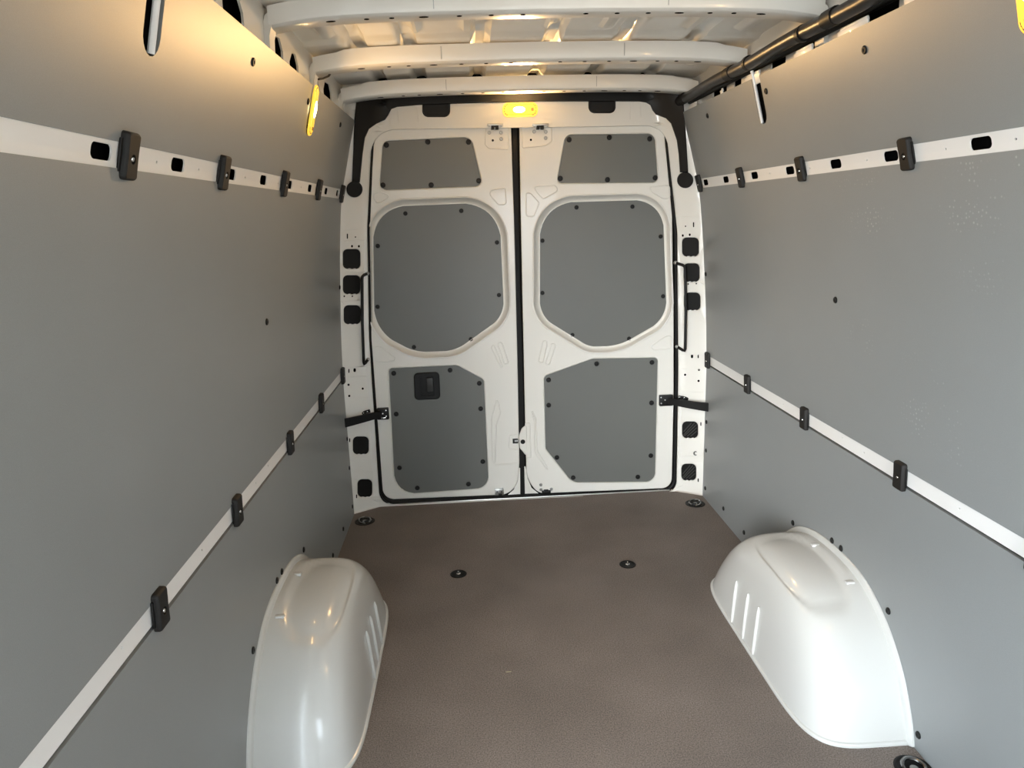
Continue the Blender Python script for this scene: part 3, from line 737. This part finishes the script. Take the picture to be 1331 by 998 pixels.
# ================================================================== WHEEL ARCH COVERS
WP = [(2.600, 0.0), (2.575, 0.055), (2.535, 0.125), (2.480, 0.200), (2.415, 0.262), (2.338, 0.310), (2.23, 0.342), (2.10, 0.352), (1.98, 0.345), (1.89, 0.322), (1.80, 0.270), (1.74, 0.215), (1.69, 0.150), (1.652, 0.075), (1.635, 0.030), (1.628, 0.0)]
def smooth_path(P, n=3):
    out = []
    for i in range(len(P) - 1):
        p0 = Vector(P[max(i - 1, 0)]); p1 = Vector(P[i]); p2 = Vector(P[i + 1]); p3 = Vector(P[min(i + 2, len(P) - 1)])
        for k in range(n):
            t = k / n
            out.append(0.5 * ((2 * p1) + (p2 - p0) * t + (2 * p0 - 5 * p1 + 4 * p2 - p3) * t * t + (3 * p1 - p0 - 3 * p2 + p3) * t ** 3))
    out.append(Vector(P[-1])); return out
WPS = smooth_path(WP, 4)
YC, XW, XI = 2.10, 0.906, 0.628
def arch_point(s, q, g6, g4, wy, wz):
    y = YC + (wy - YC) * g6; z = wz * g4
    x = XW - (XW - XI) * q + 0.035 * q ** 3 * z / 0.34
    # shallow pan pressed into the top
    rr = ((abs(q - 0.49) / 0.37) ** 3 + (abs(y - 2.08) / 0.25) ** 3) ** (1 / 3)
    z -= 0.014 * (1 - sm(0.84, 1.0, rr))
    return Vector((s * x, y, z))
def wheel_arch(s, label):
    root = empty('wheel_arch_cover', Matrix.Translation((s * XW, YC, 0)))
    inv = root.matrix_world.inverted()
    def add(name, bm, m, par=root, sharp=35):
        bmesh.ops.transform(bm, matrix=inv, verts=bm.verts[:]); return link(name, bm, m, par, sharp)
    bm = bmesh.new(); rings = []
    N = 44
    for k in range(N + 1):
        ph = (k / N) * math.pi / 2
        c, sn = math.cos(ph), math.sin(ph)
        # sample the superellipse evenly
        q = abs(sn) ** (2 / 6.0); g6 = max(0.0, 1 - q ** 6) ** (1 / 6.0); g4 = max(0.0, 1 - q ** 4.4) ** (1 / 4.4)
        if k == N: g6, g4, q = 0.02, 0.02, 1.0
        rings.append([arch_point(s, q, g6, g4, w.x, w.y) for w in WPS])
    qs = [i / 14 * 0.6 for i in range(14)]
    pre = [[arch_point(s, q, max(0, 1 - q ** 6) ** (1 / 6.0), max(0, 1 - q ** 4.4) ** (1 / 4.4), w.x, w.y) for w in WPS] for q in qs]
    rings = pre + [r for r in rings if abs(r[0].x - s * XW) > (XW - XI) * 0.6]
    strip(bm, rings, False)
    add('shell', bm, M['arch'], sharp=60)
    # flange on the wall
    bm = bmesh.new(); fl = []
    t = [w for w in WPS]
    for i, w in enumerate(t):
        a = t[max(i - 1, 0)]; b = t[min(i + 1, len(t) - 1)]; d = (b - a).normalized(); nrm = Vector((d.y, -d.x))
        if nrm.dot(w - Vector((YC, 0.0))) < 0: nrm = -nrm
        fl.append([Vector((s * x, w.x + nrm.x * o, max(0, w.y + nrm.y * o))) for x, o in ((0.9085, 0.018), (0.903, 0.018), (0.899, 0.015), (0.897, 0.009), (0.8955, 0.002), (0.893, -0.003))])
    strip(bm, fl, False)
    add('flange', bm, M['arch'])
    # lip on the floor
    bm = bmesh.new(); base = []
    for k in range(41):
        ph = math.pi * k / 40
        q = abs(math.sin(ph)) ** (1 / 3.0); g = (1 if ph < math.pi / 2 else -1) * abs(math.cos(ph)) ** (1 / 3.0)
        half = 0.50 if g > 0 else 0.472
        base.append(Vector((XW - (XW - XI) * q, YC + g * half)))
    rr = []
    for i, w in enumerate(base):
        a = base[max(i - 1, 0)]; b = base[min(i + 1, len(base) - 1)]; d = (b - a).normalized(); nrm = Vector((d.y, -d.x))
        if nrm.dot(w - Vector((XW, YC))) < 0: nrm = -nrm
        rr.append([Vector((s * (w.x + nrm.x * o), w.y + nrm.y * o, z)) for o, z in ((-0.004, 0.012), (0.003, 0.010), (0.006, 0.006), (0.006, 0.0))])
    strip(bm, rr, False)
    add('base_lip', bm, M['arch'])
    # three upright ribs on the inner face
    for y, z0, z1 in ((2.250, 0.012, 0.170), (2.146, 0.012, 0.178), (2.055, 0.012, 0.180)):
        bm = bmesh.new()
        def fx(z): return s * (XI + 0.035 * z / 0.34 - 0.0015)
        tube(bm, [Vector((fx(z0 + (z1 - z0) * f), y + (0.012 if s else 0) * f, z0 + (z1 - z0) * f)) for f in (0, 0.1, 0.5, 0.9, 1.0)], [0.003, 0.006, 0.0065, 0.006, 0.002], 10)
        add('rib', bm, M['arch'])
    # two little clips near the flange
    for y in (2.157, 1.928):
        bm = bmesh.new(); z = 0.3475 if y > 2.1 else 0.333
        box(bm, (s * 0.868 - 0.014, y - 0.009, z - 0.006), (s * 0.868 + 0.014, y + 0.009, z + 0.0045), 0.004)
        add('clip', bm, M['arch'])
    return tag(root, label, 'wheel arch', 'wheel arch covers')
wheel_arch(-1, 'glossy white wheel arch cover on the side with the roof-edge openings showing')
wheel_arch(1, 'glossy white wheel arch cover on the side with the black roof tube')

# ================================================================== PANEL CLIPS
def ring_rect(w, h, r, z, pinch=0.0):
    L = rrect(0, 0, w, h, r, 4)
    return [Vector((p.x * (1 - pinch * (1 - min(1, abs(p.y) / (h / 2)) ** 2)), p.y, z)) for p in L]
bm = bmesh.new()
L = rloop([(-0.0235, -0.040, 0.007), (0.0235, -0.040, 0.007), (0.0215, 0.0, 0.05), (0.0235, 0.040, 0.007), (-0.0235, 0.040, 0.007), (-0.0215, 0.0, 0.05)], 5)
def lay(L, o, z): return [Vector((p.x, p.y, z)) for p in offset(L, o)]
strip(bm, [lay(L, 0, 0.0), lay(L, 0, 0.009), lay(L, -0.0015, 0.0125), lay(L, -0.004, 0.0145)])
hole = [Vector((0.0085 * math.cos(a), -0.004 + 0.0085 * math.sin(a))) for a in [k * math.pi / 9 for k in range(18)]]
fill(bm, [offset(L, -0.004), hole], lambda x, y: Vector((x, y, 0.0145)))
strip(bm, [[Vector((p.x, p.y, z)) for p in hole] for z in (0.0145, 0.008)])
fill(bm, [hole], lambda x, y: Vector((x, y, 0.008)))
body0 = link('clip_body', bm, M['clip'])
bm = bmesh.new(); box(bm, (-0.028, -0.028, 0.0), (0.026, 0.028, 0.005), 0.002); base0 = link('base_plate', bm, M['black'])
bm = bmesh.new(); lathe(bm, [(0.0048, 0.008), (0.0048, 0.0125), (0.0035, 0.0145), (0.0008, 0.0148)], 12)
for v in bm.verts: v.co.y -= 0.004
bolt1 = link('screw', bm, M['chrome'])
ORD = ['first', 'second', 'third', 'fourth', 'fifth', 'sixth']
CLIP_Y = [3.405, 2.885, 2.357, 1.783, 1.300, 0.800]
for s, side in ((-1, 'opposite the roof tube'), (1, 'below the roof tube')):
    for z, rail in ((1.5865, 'upper'), (0.735, 'lower')):
        for i, y in enumerate(CLIP_Y):
            if i == 5 and not (s < 0 and rail == 'lower'): continue
            if i == 4 and s > 0 and rail == 'upper': continue
            root = empty('panel_clip', wall_frame(s, y, z, -0.0005))
            for src in (body0, base0, bolt1): inst(src, root, Matrix.Identity(4))
            tag(root, 'black clip on the %s rail %s, %s from the rear doors' % (rail, side, ORD[i]), 'clip', 'black clips along the rails')
for o in (body0, base0, bolt1): hide_source(o)

# ================================================================== LASHING RINGS AND FLOOR BOLTS
def lashing(x, y, r, label, ringed, rot=0.0):
    root = empty('lashing_ring' if ringed else 'floor_anchor', Matrix.Translation((x, y, 0)))
    bm = bmesh.new(); lathe(bm, [(r, 0.0), (r, 0.0015), (r * 0.93, 0.003), (r * 0.84, 0.0025), (r * 0.80, 0.0008), (r * 0.3, 0.0008), (0.001, 0.0008)], 32)
    link('cup', bm, M['black'], root)
    if ringed:
        bm = bmesh.new()
        tube(bm, [Vector((0.58 * r * math.cos(a), 0.58 * r * math.sin(a), 0.006 + 0.004 * math.sin(a))) for a in [k * math.pi / 12 for k in range(24)]], 0.0055, 8, True)
        link('ring', bm, mat('dark_chrome', (0.25, 0.25, 0.25), 0.2, metal=1.0), root)
        bm = bmesh.new(); box(bm, (-0.010, -0.014 - 0.4 * r, 0.0), (0.010, 0.006 - 0.4 * r, 0.012), 0.003); link('hinge', bm, M['black'], root)
        bm = bmesh.new(); lathe(bm, [(0.011, 0.0005), (0.011, 0.004), (0.008, 0.006), (0.001, 0.006)], 14); link('bolt', bm, M['steel'], root)
    else:
        bm = bmesh.new(); lathe(bm, [(0.009, 0.0008), (0.009, 0.003), (0.004, 0.005), (0.003, 0.013), (0.001, 0.014)], 14); link('bolt', bm, M['chrome'], root)
    root.rotation_euler.z = rot
    return root
tag(lashing(-0.841, 3.338, 0.050, '', True, 0.5), 'black round lashing ring in the floor corner beside the handle door', 'lashing ring', 'lashing points in the floor')
tag(lashing(0.838, 3.340, 0.050, '', True, -0.5), 'black round lashing ring in the floor corner beside the handleless door', 'lashing ring', 'lashing points in the floor')
tag(lashing(0.862, 1.538, 0.050, '', True, 0.2), 'black lashing ring in the floor in front of a wheel arch cover', 'lashing ring', 'lashing points in the floor')
tag(lashing(-0.366, 2.744, 0.035, '', False), 'small black floor anchor with bright bolt, in line with the handle door', 'floor anchor', 'lashing points in the floor')
tag(lashing(0.356, 2.742, 0.035, '', False), 'small black floor anchor with bright bolt, in line with the handleless door', 'floor anchor', 'lashing points in the floor')

# ================================================================== LAMPS
def lamp(mtx, label, watts, flatness=True):
    """local y = long axis, z = out of the wall"""
    root = empty('interior_lamp', mtx)
    L = rrect(0, 0, 0.058 if flatness else 0.064, 0.165, 0.024, 6)
    bm = bmesh.new(); strip(bm, [lay(L, 0, 0.0), lay(L, 0, 0.004), lay(L, -0.002, 0.006), lay(L, -0.006, 0.0065)], True); fill(bm, [offset(L, -0.006)], lambda x, y: Vector((x, y, 0.0045)))
    link('housing', bm, M['lens'], root)['label'] = 'amber glowing lamp rim'
    L2 = offset(L, -0.009)
    bm = bmesh.new(); strip(bm, [lay(L2, 0, 0.0045), lay(L2, -0.001, 0.008), lay(L2, -0.004, 0.010)]); fill(bm, [offset(L2, -0.004)], lambda x, y: Vector((x, y, 0.010)))
    link('lens', bm, M['lens'], root)
    bm = bmesh.new(); bmesh.ops.create_icosphere(bm, subdivisions=3, radius=0.02, matrix=Matrix.Translation((0, 0.005, 0.008)) @ Matrix.Diagonal((0.75, 1.5, 0.28, 1)))
    link('bulb', bm, M['glow'], root)['label'] = 'white hot bulb'
    for k in range(18):                       # little reflector teeth round the rim
        a = k / 18; pt = L2[int(a * len(L2))]
        bm = bmesh.new(); box(bm, (pt.x - 0.0022, pt.y - 0.0022, 0.004), (pt.x + 0.0022, pt.y + 0.0022, 0.0072), 0.0006)
        link('reflector_tooth', bm, M['amber'], root)
    bm = bmesh.new(); box(bm, (-0.006, -0.063, 0.009), (0.006, -0.052, 0.0125), 0.0015); link('switch', bm, M['amber'], root)
    ld = bpy.data.lights.new('lamp_light', 'AREA'); ld.shape = 'ELLIPSE'; ld.size = 0.05; ld.size_y = 0.13
    ld.energy = watts; ld.color = (1.0, 0.60, 0.24); ld.spread = math.radians(180 if flatness else 130)
    lo = bpy.data.objects.new('lamp_light', ld); col.objects.link(lo); lo.parent = root
    lo.matrix_local = Matrix.Translation((0, 0, 0.018)) @ Matrix.Rotation(math.pi, 4, 'X')
    return tag(root, label, 'lamp', 'lit amber interior lamps')
lamp(wall_frame(-1, 2.578, 1.832, 0.004), 'lit amber lamp upright on the lining panel opposite the black roof tube', LAMP_SIDE)
lamp(wall_frame(1, 1.350, 1.842, 0.004), 'lit amber lamp on the panel below the black roof tube', LAMP_NEAR)
c = on_rear(676, 142.8, 0.004)
lamp(Matrix.Translation(c) @ FACE @ Matrix.Rotation(math.pi / 2, 4, 'Z'), 'lit amber lamp lying flat in the middle of the rear door header', LAMP_REAR, False)

# ================================================================== BLACK TUBE ALONG THE RIGHT ROOF EDGE
root = empty('cable_tube', Matrix.Translation((0.735, 3.40, 1.956)))
bm = bmesh.new(); tube(bm, [Vector((0, y - 3.40, 0.003 * math.sin(y * 9))) for y in [3.43 - 0.12 * k for k in range(24)]], 0.021, 16); link('tube', bm, M['conduit'], root)
bm = bmesh.new(); tube(bm, [Vector((0.048, y - 3.40, -0.008)) for y in (3.43, 2.6, 1.6, 0.8)], 0.009, 10); link('tube', bm, M['black'], root)['label'] = 'thinner black tube below'
bm = bmesh.new(); tube(bm, [Vector((0, -0.028, 0)), Vector((0, 0.028, 0))], 0.0242, 16); cl0 = link('collar', bm, M['black'], root)
cl0.location = (0, 2.78 - 3.40, 0)
for y in (2.60, 2.19, 2.02, 1.60, 3.36): inst(cl0, root, Matrix.Translation((0, y - 3.40, 0)) @ Matrix.Diagonal((1, 0.35 if y in (2.60, 2.19) else 1.0, 1, 1)))
tag(root, 'long black cable tube running along the roof edge to the rear header', 'cable tube')
# thin loose wire above the side lamp
bm = bmesh.new()
tube(bm, [on_x(u, v, x) for u, v, x in ((414, 103, -0.75), (420, 102, -0.745), (427, 99, -0.74), (431, 94, -0.735), (432, 88, -0.73))], 0.0035, 8)
tag(link('wire', bm, M['rubber']), 'thin loose black wire hanging from the roof above the side lamp', 'wire')

for o in (plug0, screw0, bolt0): hide_source(o)
